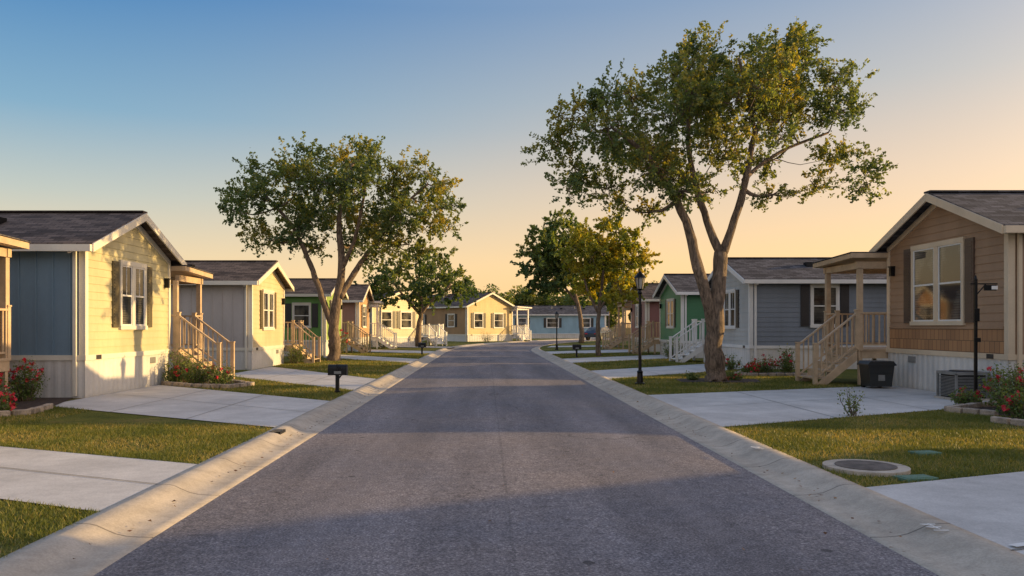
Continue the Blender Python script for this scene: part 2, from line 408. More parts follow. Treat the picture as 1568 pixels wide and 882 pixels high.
    for vx in (2.6,5.5):
        yv=half*.55; r.beam((vx,yv,rz(yv)+.05),(vx,yv,rz(yv)+.22),.3,.3,M_BLACK); 
        r.tube([(vx+1.2,yv,rz(yv)+.05),(vx+1.2,yv,rz(yv)+.4)],[.05,.05],M_STEEL)
    r.obj('roof',e)
    k=MB(s)
    def ribs(p0,p1,nrm,z0,z1):
        p0=Vector(p0);p1=Vector(p1);n=int((p1-p0).length/.055); nv=Vector(nrm); vs=[];fs=[]
        for i in range(n+1):
            q=p0.lerp(p1,i/n)+nv*(.012 if (i//2)%2 else 0)
            vs+=[(q.x,q.y,z0),(q.x,q.y,z1)]
        for i in range(n): fs.append((2*i,2*i+2,2*i+3,2*i+1))
        k.add(vs,fs,skirt)
    k.box(0.02,Lg-.02,.02,W-.02,-.05,fl-.09,skirt)
    ribs((-.012,W,0),(-.012,0,0),(-1,0,0),0,fl-.09); ribs((-.01,-.008,0),(Lg,-.008,0),(0,-1,0),0,fl-.09)
    k.box(-.04,-.02,W*.72,W*.72+.3,fl-.3,fl-.15,M_STEEL)
    k.box(-.06,-.0505,.4,.62,fl-.085,fl+.01,M_SHUT)
    k.obj('skirting',e)
    g=MB(s)
    for (a,b2,z0,z1,nx) in fwin: window(g,'front',a,b2,z0-GZ,z1-GZ,trim,shut,nx)
    for (a,b2,z0,z1,nx) in swin: window(g,'side',a,b2,z0-GZ,z1-GZ,trim,shut,nx)
    if fwin or swin: g.obj('windows',e)
    d=MB(s)
    d.box(-.12,-.02,W-.35,W-.25,ev-.75,ev-.53,M_BLACK); d.box(-.14,-.02,W-.37,W-.23,ev-.53,ev-.5,M_BLACK)
    d.obj('wall_lantern',e)
    if po:
        p=MB(s); porch(p,W+.05,po.get('px',.3),po.get('d',1.9),po.get('fl',fl),po.get('rz',ev-.25),po.get('mat',M_WOOD),po.get('wx',3.0),roof=po.get('roof',True),steps=po.get('steps',True))
        p.obj('porch',e)
        q=MB(s); q.box(1.2,2.1,W+.001,W+.05,fl,fl+2.0,M_WHITE); q.obj('door',e)
    return e
HN='manufactured_home'
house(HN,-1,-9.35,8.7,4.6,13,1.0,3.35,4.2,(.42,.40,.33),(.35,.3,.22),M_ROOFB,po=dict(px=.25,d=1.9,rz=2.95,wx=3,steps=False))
house(HN,-1,-8.43,16.7,4.45,13,.98,3.36,4.22,(.50,.455,.27),(.16,.25,.33),M_ROOFB,
      fwin=[(1.62,2.85,1.62,3.02,2)],shut=M_SHUTO,sidebat=True,po=dict(px=.2,d=1.9,rz=2.85,wx=3))
house(HN,-1,-8.15,27.6,4.4,13,.85,3.22,3.95,(.55,.46,.29),(.46,.42,.39),M_ROOFB,
      fwin=[(1.4,2.7,1.55,2.85,2)],shut=M_SHUTO,sidebat=True,po=dict(px=.35,d=1.9,roof=False))
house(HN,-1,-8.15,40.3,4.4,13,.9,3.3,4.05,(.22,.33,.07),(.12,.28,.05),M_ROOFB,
      fwin=[(1.4,2.7,1.6,2.9,1)],swin=[(.8,1.6,1.6,2.7,1)],po=dict(px=.35,d=1.9,roof=False))
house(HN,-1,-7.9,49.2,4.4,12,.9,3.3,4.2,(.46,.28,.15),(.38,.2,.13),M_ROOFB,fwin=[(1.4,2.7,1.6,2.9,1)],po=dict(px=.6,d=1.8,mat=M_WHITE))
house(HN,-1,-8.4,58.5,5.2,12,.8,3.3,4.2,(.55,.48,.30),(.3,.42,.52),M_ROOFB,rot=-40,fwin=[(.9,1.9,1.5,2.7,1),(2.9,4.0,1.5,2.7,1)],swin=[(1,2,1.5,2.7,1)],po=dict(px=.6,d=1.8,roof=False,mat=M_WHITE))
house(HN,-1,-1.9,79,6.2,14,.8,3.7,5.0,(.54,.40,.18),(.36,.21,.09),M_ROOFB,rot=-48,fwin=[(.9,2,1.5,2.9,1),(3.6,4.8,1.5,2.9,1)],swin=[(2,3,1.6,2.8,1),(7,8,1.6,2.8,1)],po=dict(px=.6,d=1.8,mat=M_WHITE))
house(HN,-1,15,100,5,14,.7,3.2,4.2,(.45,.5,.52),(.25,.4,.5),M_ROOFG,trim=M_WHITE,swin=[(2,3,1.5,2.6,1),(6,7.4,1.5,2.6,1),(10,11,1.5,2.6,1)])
house(HN,1,10.5,3.2,4.7,11,1.03,3.6,4.5,(.3,.3,.3),(.3,.3,.3),M_ROOFG)
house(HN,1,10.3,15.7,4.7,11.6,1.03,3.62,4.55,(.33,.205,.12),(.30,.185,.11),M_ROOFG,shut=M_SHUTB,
      fwin=[(1.5,3.45,1.72,3.42,2)],shakeband=True,trim=M_TRIMT,po=dict(px=.75,d=2.1,rz=3.12,wx=3.2))
house(HN,1,9.3,28.1,4.7,12,.91,3.3,4.12,(.42,.43,.42),(.18,.21,.25),M_ROOFG,
      fwin=[(1.6,2.9,1.6,2.9,2)],swin=[(2.2,3.05,1.65,3.0,1)],trim=M_WHITE,po=dict(px=.35,d=1.9,roof=False,mat=M_WHITE))
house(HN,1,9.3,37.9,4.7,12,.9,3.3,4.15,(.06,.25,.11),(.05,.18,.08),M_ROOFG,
      fwin=[(1.6,2.9,1.6,2.9,2)],trim=M_WHITE,po=dict(px=.35,d=1.9,roof=False))
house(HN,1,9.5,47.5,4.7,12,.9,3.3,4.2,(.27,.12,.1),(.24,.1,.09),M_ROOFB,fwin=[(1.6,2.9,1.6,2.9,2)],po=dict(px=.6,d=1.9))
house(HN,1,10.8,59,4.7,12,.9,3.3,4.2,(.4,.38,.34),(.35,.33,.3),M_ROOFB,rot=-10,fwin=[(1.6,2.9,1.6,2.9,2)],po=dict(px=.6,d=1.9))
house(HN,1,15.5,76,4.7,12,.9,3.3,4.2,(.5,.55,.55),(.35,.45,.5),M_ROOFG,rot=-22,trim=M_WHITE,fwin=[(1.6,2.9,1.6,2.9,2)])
# unseen back row of homes, added to block the sun; gaps shape road streaks
for y0,rd_ in ((-3.2,4.6),(2.4,4.7),(7.8,4.8),(15.55,4.8),(21.0,4.6),(27.5,4.9),(33.2,4.6),(39.6,4.7),(45.6,4.6)):
    house(HN,1,27,y0,5.0,11,1.0,4.0,rd_+.4,(.35,.33,.3),(.35,.33,.3),M_ROOFG)
# ------------------------------------------------------------------ foliage
def leafobj(name,C,size,tone,mat,parent=None,asp=.6):
    n=len(C)
    u=rng.normal(size=(n,3)); u/=np.linalg.norm(u,axis=1)[:,None]
    v=rng.normal(size=(n,3)); v-=(v*u).sum(1)[:,None]*u; v/=np.linalg.norm(v,axis=1)[:,None]
    s=(size*(.6+.8*rng.random(n)))[:,None]
    V=np.empty((n,4,3)); V[:,0]=C-u*s*.5; V[:,1]=C+v*s*asp*.5; V[:,2]=C+u*s*.5; V[:,3]=C-v*s*asp*.5
    return rawquads(name,V,tone,mat,parent)
def rawquads(name,V,tone,mat,parent=None):
    n,k=V.shape[0],V.shape[1]
    me=D.meshes.new(name); me.vertices.add(n*k); me.vertices.foreach_set('co',V.reshape(-1).astype(np.float32))
    me.loops.add(n*k); me.loops.foreach_set('vertex_index',np.arange(n*k,dtype=np.int32))
    me.polygons.add(n); me.polygons.foreach_set('loop_start',np.arange(0,n*k,k,dtype=np.int32))
    try: me.polygons.foreach_set('loop_total',np.full(n,k,dtype=np.int32))
    except Exception: pass
    a=me.attributes.new('tone','FLOAT','POINT'); a.data.foreach_set('value',np.repeat(np.clip(tone,0,1),k).astype(np.float32))
    me.materials.append(mat); me.update(calc_edges=True)
    o=link(D.objects.new(name,me))
    if parent: o.parent=parent
    return o
M_OAK=leafmat('oak_leaves',(.065,.11,.055),(.125,.165,.055),(.30,.25,.045))
M_OAK2=leafmat('oak_leaves_dark',(.05,.095,.045),(.09,.14,.05),(.18,.19,.05))
M_YEL=leafmat('elm_leaves',(.14,.18,.03),(.27,.26,.035),(.42,.34,.04))
M_BUSH=leafmat('shrub_leaves',(.045,.085,.025),(.09,.14,.04),(.17,.2,.06),.3)
M_BLADE=leafmat('grass_blades',(.075,.10,.022),(.14,.16,.038),(.32,.25,.10),.3)
def tree(name,X,Y,sc,base,limbs,lobes,leaf,lsize=.085,dens=1.0,spray=.5,bs=1.0,nper=34,depthf=1.0):
    e=empty(name,X,Y,GZ); bx,by=base
    P=lambda p,dy=0: Vector(((p[0]-bx)*sc,dy,(by-p[1])*sc))
    b=MB(); nodes=[]
    for lb in limbs:
        pts=[P(p[:2],p[3] if len(p)>3 else 0) for p in lb]; rad=[p[2]*sc*bs for p in lb]
        q=[];r=[]
        for i in range(len(pts)-1):
            p0=pts[max(i-1,0)];p1=pts[i];p2=pts[i+1];p3=pts[min(i+2,len(pts)-1)]
            for t in np.linspace(0,1,5)[:-1]:
                t=float(t); q.append(.5*((2*p1)+(p2-p0)*t+(2*p0-5*p1+4*p2-p3)*t*t+(-p0+3*p1-3*p2+p3)*t**3)+Vector((random.uniform(-1,1),random.uniform(-1,1),0))*rad[i]*.16)
                r.append((rad[i]*(1-t)+rad[i+1]*t)*random.uniform(.93,1.07))
        q.append(pts[-1]); r.append(rad[-1])
        b.tube(q,r,M_BARK,10)
        nodes+=[(p,rr_) for p,rr_ in zip(q,r) if p.z>2.2]
    C=[];R=[]
    lobs=[]
    for lo in lobes:
        c=P(lo[:2],(lo[3] if len(lo)>3 else random.uniform(-1,1)*1.6)*depthf); lobs.append((c,lo[2]*sc,lo[4] if len(lo)>4 else 1.0))
    lobs.sort(key=lambda t:min((t[0]-n[0]).length for n in nodes))
    for c,r,dn in lobs:
        cand=sorted(nodes,key=lambda n:(c-n[0]).length+ (1.2 if n[0].z>c.z+.2 else 0))[0]
        a=cand[0]; m=a.lerp(c,.5)+Vector((random.uniform(-.15,.15),random.uniform(-.15,.15),-.12*(c-a).length))
        r0=min(cand[1]*.7,.065*bs+.015)
        b.tube([a,a.lerp(m,.5)+Vector((0,0,-.03)),m,m.lerp(c,.55),c],[r0,r0*.8,r0*.65,r0*.5,r0*.38],M_BARK,6)
        nodes+=[(m,r0*.65),(c,r0*.4)]
        subs=[]
        for i in range(7):
            d=Vector(rng.normal(size=3)).normalized(); s_=c+Vector((d.x,d.y,d.z*.8))*r*.6
            b.tube([c,c.lerp(s_,.5)+Vector(rng.normal(size=3))*.06,s_],[r0*.36,.018,.011],M_BARK,4,False); subs.append(s_)
        subs.append(c)
        cl=random.uniform(-.3,.3)
        n=int(dens*dn*26*max(r,.35)**2*4)
        for i in range(n):
            # sprays gather round the sub-branches so that gaps open between them
            if random.random()<.6:
                s0=random.choice(subs[:7]); p=s0+Vector(rng.normal(size=3))*r*.24
            else:
                d=Vector(rng.normal(size=3)).normalized(); p=c+Vector((d.x,d.y,d.z*.72))*r*(random.random()**.45)*random.uniform(.8,1.15)
            sb=min(subs,key=lambda q_:(q_-p).length)
            dr=((p-c).normalized()*.8+Vector(rng.normal(size=3))*.55+Vector((0,0,.1))).normalized()
            ln=spray*random.uniform(.45,1.45); tip=p+dr*ln
            if i%2==0: b.tube([sb,p,tip],[.011,.008,.004],M_BARK,3,False)
            k=int(nper*random.uniform(.6,1.3)); t=rng.random(k)
            jit=rng.normal(size=(k,3))*(.065*(1.1-t[:,None]*.75))*(spray/.5)
            C.append(np.array(p)[None]*(1-t[:,None])+np.array(tip)[None]*t[:,None]+jit)
            v=.42+cl+random.uniform(-.22,.22)+.22*(p.z-c.z)/max(r,.3); R.append(v+rng.normal(size=k)*.12)  # lobe tops tinted towards sunlit yellow in the leaf colour, plus random variation
    b.obj('trunk_and_branches',e,smooth=True)
    C=np.concatenate(C);R=np.concatenate(R)
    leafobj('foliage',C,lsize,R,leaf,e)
    return e,len(C)
t2l=[[(1098,586,19),(1097,568,15),(1094,520,13.5),(1099,450,11.5),(1104,385,10)],
 [(1093,520,8),(1084,470,9,-.1),(1066,410,8.5,-.2),(1052,355,7,-.3),(1022,295,5.5,-.4),(985,245,4,-.6),(930,205,2.3,-.8)],
 [(1104,392,7.5),(1086,335,5.8,.2),(1072,285,5,.3),(1060,220,4,.4),(1062,130,2.3,.3)],
 [(1104,392,8),(1124,335,6.2,-.1),(1139,275,5.3,-.2),(1150,205,4,-.4),(1190,130,2.2,-.3)],
 [(1139,275,3.6),(1175,245,3,.5),(1225,215,2.5,.8),(1290,190,1.8,.9)],
 [(1150,215,3.3,-.4),(1130,160,2.5,-.9),(1110,110,2,-1.2)],
 [(1072,285,3.5,.3),(1030,230,2.5,1),(980,170,1.8,1.5)]]
t2=[(1075,92,42,0),(1130,98,38,1),(1190,92,42,-.5),(1240,100,34,.6),(1285,122,32,0),(1025,125,44,-.6),(975,135,36,.8),(925,152,32,-.4),(880,180,32,0),(852,215,28,.4),
 (925,205,42,-.9),(880,250,32,.4),(872,285,22,-.3),(975,200,48,1.3),(1030,190,50,-1.6),(1095,155,54,1.6),(1100,180,52,-1.8),(1165,145,50,-1.3),(1220,150,44,1.2),(1268,175,38,-.4),(1298,165,22,.3),
 (1290,235,30,.5),(1328,262,22,0),(1310,290,20,-.5),(1262,278,22,.6,.8),(1215,225,30,1.6,.6),(1165,215,34,1.9,.5),(1150,240,28,-2.1,.4),(1188,295,22,.2,.8),(1085,235,42,-1.6),(1045,250,42,1.4),(990,265,40,-1),(935,280,30,.8),(1035,300,26,-.9),(960,310,20,.3),(1110,275,24,1.8,.7),(1000,320,14,.5),(1060,66,14,0),(1165,66,13,.3),(1222,66,13,-.3),
 (1130,130,40,0),(1060,140,40,0),(990,230,36,0),(1200,180,36,0)]
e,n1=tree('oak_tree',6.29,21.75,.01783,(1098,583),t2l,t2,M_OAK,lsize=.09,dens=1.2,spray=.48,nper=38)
t1l=[[(512,555,11),(512,535,9),(512,500,7.8),(518,450,6.8),(524,410,5.8),(520,360,4.5),(522,300,3),(540,250,2)],
 [(511,505,5),(498,465,4.8,-.2),(485,425,4.3,-.3),(470,385,3.6,-.4),(450,345,2.6,-.5),(410,300,1.8,-.5)],
 [(520,455,5),(536,425,4.6,.2),(556,393,3.8,.3),(578,365,3,.3),(620,310,2.2,.3),(655,280,1.6,.2)],
 [(524,410,3.8),(545,370,3,-.5),(560,320,2.2,-1),(570,260,1.6,-1.2)]]
t1=[(555,232,20,0),(520,245,28,.8),(575,255,26,-.8),(480,245,24,-.5),(435,258,24,.4),(395,270,22,0),(365,292,18,.3),(362,325,18,-.3),(385,350,22,.6),(405,310,32,-1.5),(440,320,34,1.4),(470,285,34,-1.2),(415,368,18,0),
 (455,358,24,-.8),(500,310,36,1.8),(510,290,30,-2),(550,300,38,-1.6),(560,335,32,1.6),(600,290,32,.6),(615,262,20,0),(650,258,22,.4),(680,285,18,-.3),(655,300,26,1.1),(692,315,14,0),(688,345,15,.5),(660,345,24,-.7),(620,340,30,-1.1),(625,372,20,.4),(590,378,20,-.7),(480,378,16,.4),(530,370,20,1.2),(575,350,24,0),(565,395,14,.2),(655,380,14,.2),(480,335,26,0),(600,325,24,0)]
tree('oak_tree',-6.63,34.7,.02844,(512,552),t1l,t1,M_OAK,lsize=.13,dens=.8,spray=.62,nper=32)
t3l=[[(640,530,5),(641,500,4),(645,470,3.2),(640,430,2)],[(643,480,2.8),(620,455,2),(600,430,1.5)],[(644,480,2.8),(665,455,2),(690,435,1.5)]]
t3=[(640,398,16),(615,405,18),(590,422,18),(572,442,14),(605,440,20,-2),(640,425,22,2),(670,405,18),(665,435,22,-2),(695,425,20),(715,442,13),(700,450,16),(635,452,18),(590,455,13),(680,395,10),(575,455,12),(650,455,14)]
tree('oak_tree',-4.8,56,.0459,(640,532),t3l,t3,M_OAK2,lsize=.24,dens=.36,spray=.7,nper=26)
t4l=[[(918,545,4.5),(917,510,3.6),(919,470,2.8),(925,420,2),(925,370,1.2)],[(918,480,2.2),(900,440,1.6),(890,390,1)],[(919,475,2.2),(945,430,1.6),(962,390,1)]]
t4=[(925,345,14),(900,355,17),(880,380,17),(945,352,15),(968,372,17),(985,395,13),(935,380,24,1),(905,395,24,-1),(955,405,22,-1),(890,415,18),(925,420,24,1),(975,425,16),(870,400,10),(945,445,18),(905,440,17),(975,445,10),(930,458,12),(930,400,20,0),(910,370,18,0),(950,380,18,0)]
tree('elm_tree',5.67,40.3,.0330,(918,545),t4l,t4,M_YEL,lsize=.17,dens=.8,spray=.5,nper=32)
t5l=[[(890,525,4.5),(889,490,3.5),(880,450,2.8),(868,400,1.6)],[(884,465,2.2),(850,420,1.6),(830,380,1)]]
t5=[(850,345,16),(875,338,13),(830,362,18),(812,385,16),(808,410,13),(850,378,24),(880,365,20),(830,405,22),(860,410,24),(825,435,16),(850,440,20),(880,430,18),(900,360,14),(905,400,18),(895,450,12),(815,450,8),(850,400,20,0),(870,385,20,0)]
tree('oak_tree',8.6,72,.059,(890,525),t5l,t5,M_OAK2,lsize=.32,dens=.28,spray=.85,nper=26)
C=[];R=[];b=MB()
for (x0,x1,y,h) in ((-70,-25,110,6.5),(-25,0,125,7),(-2,6,130,9),(6,14,140,9),(12,30,150,6.5),(30,70,110,6),(14,22,118,9)):
    x=x0
    while x<x1:
        hh=h*random.uniform(.65,1.1); r=hh*.38; yy=y+random.uniform(-4,4)
        b.tube([(x,yy,0),(x+.2,yy,hh*.6)],[.22,.1],M_BARK,5)
        for k in range(9):
            c=np.array([x,yy,hh*.62])+rng.normal(size=3)*[r*.5,r*.5,r*.35]; n=330
            d=rng.normal(size=(n,3)); d/=np.linalg.norm(d,axis=1)[:,None]
            C.append(c+d*(r*.5*rng.random(n)**.4)[:,None]); R.append(np.full(n,.4+random.uniform(-.3,.3))+rng.normal(size=n)*.15)
        x+=random.uniform(2.6,4.5)
e=empty('distant_trees',0,0,GZ); b.obj('trunks',e); leafobj('foliage',np.concatenate(C),.42,np.concatenate(R),M_OAK,e,.7)
def shrub(name,X,Y,r,h,n,fl=0,ls=.05,leaf=None):
    e=empty(name,X,Y,GZ); b=MB(); C=[];R=[];F=[]
    ns=max(8,int(n/45))
    for i in range(ns):
        a=random.uniform(0,6.28); q=random.random()**.6*r; top=Vector((math.cos(a)*q,math.sin(a)*q,h*random.uniform(.5,1.12)*(1-.35*(q/r)**2)))
        ro=Vector((top.x*.25,top.y*.25,0)); m=ro.lerp(top,.5)+Vector(rng.normal(size=3))*.04
        b.tube([ro,m,top],[.010,.007,.003],M_BARK,4,False)
        k=45; t=.2+.8*rng.random(k); 
        C.append(np.array(ro)+(np.array(top)-np.array(ro))*t[:,None]+rng.normal(size=(k,3))*(r*.15)); R.append(.5+rng.normal(size=k)*.2+(t-.6)*.3)
        if random.random()<fl: F.append(top+Vector(rng.normal(size=3))*.02)
        if random.random()<fl*.6: F.append(ro.lerp(top,.7)+Vector((math.cos(a),math.sin(a),0))*r*.2)
    b.obj('stems',e); C=np.concatenate(C); C[:,2]=np.maximum(C[:,2],.02); leafobj('foliage',C,ls,np.concatenate(R),leaf or M_BUSH,e,.6)
    if F:
        FC=np.concatenate([np.array(f)+rng.normal(size=(12,3))*.022 for f in F]); leafobj('flowers',FC,.055,rng.random(len(FC)),M_RED,e,.9)
for a in [('rose_bush',-9.2,15.9,.42,.8,1500,.2),('rose_bush',-9.0,14.3,.5,.65,1700,.35),('rose_bush',-9.7,13.9,.5,.65,1500,.4),('rose_bush',-8.4,13.7,.28,.3,700,.3),
 ('shrub',-7.95,20.75,.38,.95,1500,0),('shrub',-7.4,20.3,.42,.65,1500,.06),('shrub',-6.8,20.3,.38,.6,1400,.06),('shrub',-8.1,20.6,.3,.5,900,.1),
 ('rose_bush',8.7,25.0,.45,.6,1300,.35),('rose_bush',9.3,24.6,.4,.8,1400,.2),('rose_bush',8.1,24.6,.3,.4,900,.3),('rose_bush',9.0,13.6,.5,.75,2400,.22),('rose_bush',9.6,14.3,.55,.95,2400,.2),('rose_bush',8.55,12.6,.42,.5,1600,.4),('shrub',9.9,13.4,.5,.8,2000,.1),('shrub',9.0,14.9,.3,.35,900,.1),
 ('round_shrub',8.55,36.5,.5,.95,2200,0),('rose_bush',-8.0,43.2,.6,1.3,1500,.7),('shrub',-7.6,31.8,.5,.8,1300,0),('shrub',-7,46,.5,.8,1000,0),('shrub',-5,66,.8,1,900,0),('shrub',0.0,76,.8,1,900,0),('shrub',8.8,45.5,.5,.9,1000,0),('shrub',-7.2,55.5,.5,.8,900,0),('shrub',8.4,27.2,.35,.5,900,.1),('shrub',9.2,57,.6,1.0,900,0),
 ('shrub',5.7,22.1,.25,.22,500,0),('shrub',6.9,22.0,.28,.25,500,.1),('shrub',6.6,22.6,.25,.3,500,0)]:
    shrub(*a)
shrub('wild_plant',6.1,13.25,.3,.5,380,0,.035)
def bed(poly,edge):
    b=MB(); b.add([(x,y,GZ+.02) for x,y in poly],[tuple(range(len(poly)))],M_MULCH)
    o=b.obj('flower_bed'); s=MB()
    for i in range(len(edge)-1):
        p=Vector((*edge[i],0));q=Vector((*edge[i+1],0)); n=max(1,int((q-p).length/.24)); d=(q-p)/n
        for k in range(n):
            a=p+d*(k+.06);c=p+d*(k+.94); j=random.uniform(-.012,.012)
            s.beam((a.x+j,a.y,GZ+.05),(c.x+j,c.y,GZ+.05+random.uniform(-.008,.008)),.12,.1,M_STONE)
    if edge: s.obj('edging',o,bevel=.012)
BEDS=[[(-11,12.9),(-8.4,12.9),(-7.7,13.6),(-7.9,14.35),(-8.6,16.6),(-11,16.6)],[(-8.35,20.4),(-7.2,19.55),(-6.2,19.3),(-5.9,20.1),(-6.8,21.1),(-8.35,21.1)],[(10.25,15.2),(8.9,14.6),(8.1,14.0),(8.6,13.2),(10.25,13.6)],[(9.9,12.2),(8.1,11.9),(7.9,12.4),(8.4,13.0),(10.2,13.2)],[(5.2,21.2),(7.3,21.1),(7.6,22.4),(6.5,23.0),(5.3,22.5)],[(10,24),(8.2,24),(7.6,24.3),(8.1,25.3),(9,25.9),(10,25.9)]]
bed(BEDS[0],[(-10.5,12.9),(-8.4,12.9),(-7.75,13.55),(-7.95,14.5)])
bed(BEDS[1],[(-8.3,20.4),(-7.2,19.55),(-6.2,19.3),(-5.9,20.1),(-6.8,21.1)])
bed(BEDS[2],[(10.2,15.25),(8.9,14.6),(8.1,14.0),(8.5,13.25)])
bed(BEDS[3],[(10.2,12.2),(8.1,11.85),(7.85,12.4)])
bed(BEDS[5],[(10,24),(8.2,24),(7.6,24.3),(8.1,25.3)])
bed(BEDS[4],[])
# ------------------------------------------------------------------ grass blades
def inpoly(x,y,q):
    ins=np.zeros(len(x),bool); n=len(q)
    for i in range(n):
        x0,y0=q[i];x1,y1=q[(i+1)%n]
        c=((y0>y)!=(y1>y))&(x<(x1-x0)*(y-y0)/((y1-y0) if y1!=y0 else 1e-9)+x0); ins^=c
    return ins
def blades(x0,x1,y0,y1,dens,h,w):
    n=int((x1-x0)*(y1-y0)*dens); x=x0+(x1-x0)*rng.random(n); y=y0+(y1-y0)*rng.random(n)
    k=np.ones(n,bool)
    for q in DRV+BEDS: k&=~inpoly(x,y,q)
    k&=~(((x-4.0)**2+(y-8.36)**2)<.44**2)
    pat=np.sin(x*1.9+y*.7)*np.sin(y*2.3-x*.8)+.5*np.sin(x*5.1+1.3*np.sin(y*2))*np.sin(y*4.7)
    k&=rng.random(n)<(.70+.45*pat)
    x=x[k];y=y[k];pat=pat[k];n=len(x)
    a=rng.random(n)*6.283; hh=h*(.5+.9*rng.random(n)); l=rng.normal(size=(n,2))*h*.55
    V=np.empty((n,3,3)); z=GZ
    V[:,0]=np.c_[x-np.cos(a)*w,y-np.sin(a)*w,np.full(n,z)];V[:,1]=np.c_[x+np.cos(a)*w,y+np.sin(a)*w,np.full(n,z)];V[:,2]=np.c_[x+l[:,0],y+l[:,1],z+hh]
    return V,.48-.32*pat+rng.normal(size=n)*.25
vs=[];rs=[]
for a in [(-7,-3.10,3.6,12.2,3800,.035,.005),(-9.5,-7,9,15,2200,.04,.006),(3.48,9.9,6.8,15.2,3300,.035,.005),(-8.2,-3.10,15,24,1300,.045,.008),(3.48,9.2,17,28,1300,.045,.008),(-8,-3.10,24,44,500,.055,.012),(3.48,9.2,27,44,500,.055,.012)]:
    V,r=blades(*a); vs.append(V);rs.append(r)
rawquads('grass',np.concatenate(vs),np.concatenate(rs),M_BLADE)
# ------------------------------------------------------------------ street furniture
def lamp(X,Y,H=3.0):
    e=empty('street_lamp',X,Y,GZ); b=MB()
    b.tube([(0,0,0),(0,0,.05),(0,0,.06),(0,0,.3),(0,0,.34),(0,0,.38)],[.13,.13,.085,.07,.08,.045],M_BLACK,14)
    b.tube([(0,0,.38),(0,0,H-.62)],[.042,.034],M_BLACK,12)
    b.tube([(0,0,H-.62),(0,0,H-.58),(0,0,H-.52),(0,0,H-.48)],[.034,.065,.04,.09],M_BLACK,12)
    b.obj('post',e,smooth=False); g=MB()
    g.tube([(0,0,H-.48),(0,0,H-.2)],[.075,.125],simple('lamp_glass',(.35,.33,.28),.15,.1),6); g.obj('lantern_glass',e)
    c=MB()
    for i in range(6):
        a=i*math.pi/3; c.beam((.078*math.cos(a),.078*math.sin(a),H-.48),(.13*math.cos(a),.13*math.sin(a),H-.2),.014,.014,M_BLACK)
    c.tube([(0,0,H-.2),(0,0,H-.185),(0,0,H-.1),(0,0,H-.06),(0,0,H-.04),(0,0,H)],[.16,.155,.075,.04,.025,.008],M_BLACK,12); c.obj('lantern_cap',e)
lamp(3.95,20.5,2.95); lamp(4.5,51,2.5)
def mailbox(X,Y,s=1):
    e=empty('mailbox',X,Y,GZ); b=MB()
    b.box(-.04,.04,-.04,.04,0,.42,M_BLACK); b.box(-.06,.06,-.06,.06,0,.06,M_BLACK)
    b.beam((0,0,.3),(.1*s,0,.42),.03,.03,M_BLACK)
    pts=[(-.2,-.09,.42),(-.2,.09,.42),(-.2,.09,.56)]+[(-.2,.09*math.cos(a),.56+.09*math.sin(a)) for a in np.linspace(.3,math.pi-.3,6)]+[(-.2,-.09,.56)]
    b.prism(pts[::-1],(.42,0,0),M_BLACK); b.box(-.205,.225,-.1,.1,.41,.425,M_BLACK)
    b.box(.0,.1,-.105,-.092,.55,.6,M_BLACK); b.box(.0,.02,-.11,-.092,.5,.66,M_BLACK)
    b.box(-.06,.1,-.095,-.0905,.44,.5,M_STEEL)
    b.obj('box_and_post',e,bevel=.006)
mailbox(-3.35,17.9); mailbox(-3.4,42,1); mailbox(4.3,38,-1)
e=empty('address_post',9.52,15.5,GZ); b=MB()
b.box(-.025,.025,-.025,.025,0,2.42,M_BLACK); b.box(-.07,.07,-.07,.07,0,.05,M_BLACK); b.tube([(0,0,2.42),(0,0,2.5)],[.035,.01],M_BLACK,8)
b.beam((-.1,0,2.33),(.42,0,2.33),.025,.025,M_BLACK); b.beam((0,0,2.1),(.2,0,2.33),.02,.02,M_BLACK)
b.box(.16,.4,-.012,.012,2.2,2.31,M_BLACK); b.box(-.05,.05,-.05,-.03,1.6,1.85,M_BLACK); b.box(.3,.42,-.02,-.0125,2.22,2.29,M_WHITE)
b.box(-.06,.06,-.07,-.03,1.2,1.28,M_BLACK); b.obj('post_and_arm',e,bevel=.004)
e=empty('air_conditioner',9.78,16.35,GZ); b=MB()
b.box(-.38,.38,-.38,.38,0,.05,M_CURB); b.box(-.29,.29,-.29,.29,.05,.52,M_BLACK)
for z in np.arange(.08,.5,.03):
    b.box(-.33,.33,-.33,-.315,z,z+.014,M_STEEL); b.box(-.33,.33,.315,.33,z,z+.014,M_STEEL); b.box(-.33,-.315,-.315,.315,z,z+.014,M_STEEL); b.box(.315,.33,-.315,.315,z,z+.014,M_STEEL)
for x in (-.33,.33):
    for y in (-.33,.33): b.box(x-.02,x+.02,y-.02,y+.02,.05,.54,M_STEEL)
b.box(-.35,.35,-.35,.35,.52,.58,M_STEEL); b.tube([(0,0,.58),(0,0,.6)],[.26,.25],M_BLACK,20)
b.obj('condenser',e)
e=empty('trash_bin',9.45,19.3,GZ); b=MB()
b.prism([(-.25,-.25,.06),(.25,-.25,.06),(.31,-.25,.56),(-.31,-.25,.56)],(0,.5,0),M_PLASTIC)
b.box(-.34,.34,-.29,.29,.56,.6,M_PLASTIC); b.prism([(-.33,-.28,.6),(.33,-.28,.6),(.28,-.28,.67),(-.28,-.28,.67)],(0,.56,0),M_PLASTIC)
for x in (-.2,.2): b.tube([(x-.03,.25,.08),(x+.03,.25,.08)],[.08,.08],M_BLACK,12)
b.box(-.27,.27,-.262,-.25,.38,.41,M_PLASTIC); b.box(-.08,.08,-.258,-.2501,.2,.34,M_STEEL)
b.tube([(-.25,.31,.6),(.25,.31,.6)],[.018,.018],M_PLASTIC,8); b.obj('bin_body',e,bevel=.012)
e=empty('manhole_cover',3.98,8.36,GZ); b=MB()
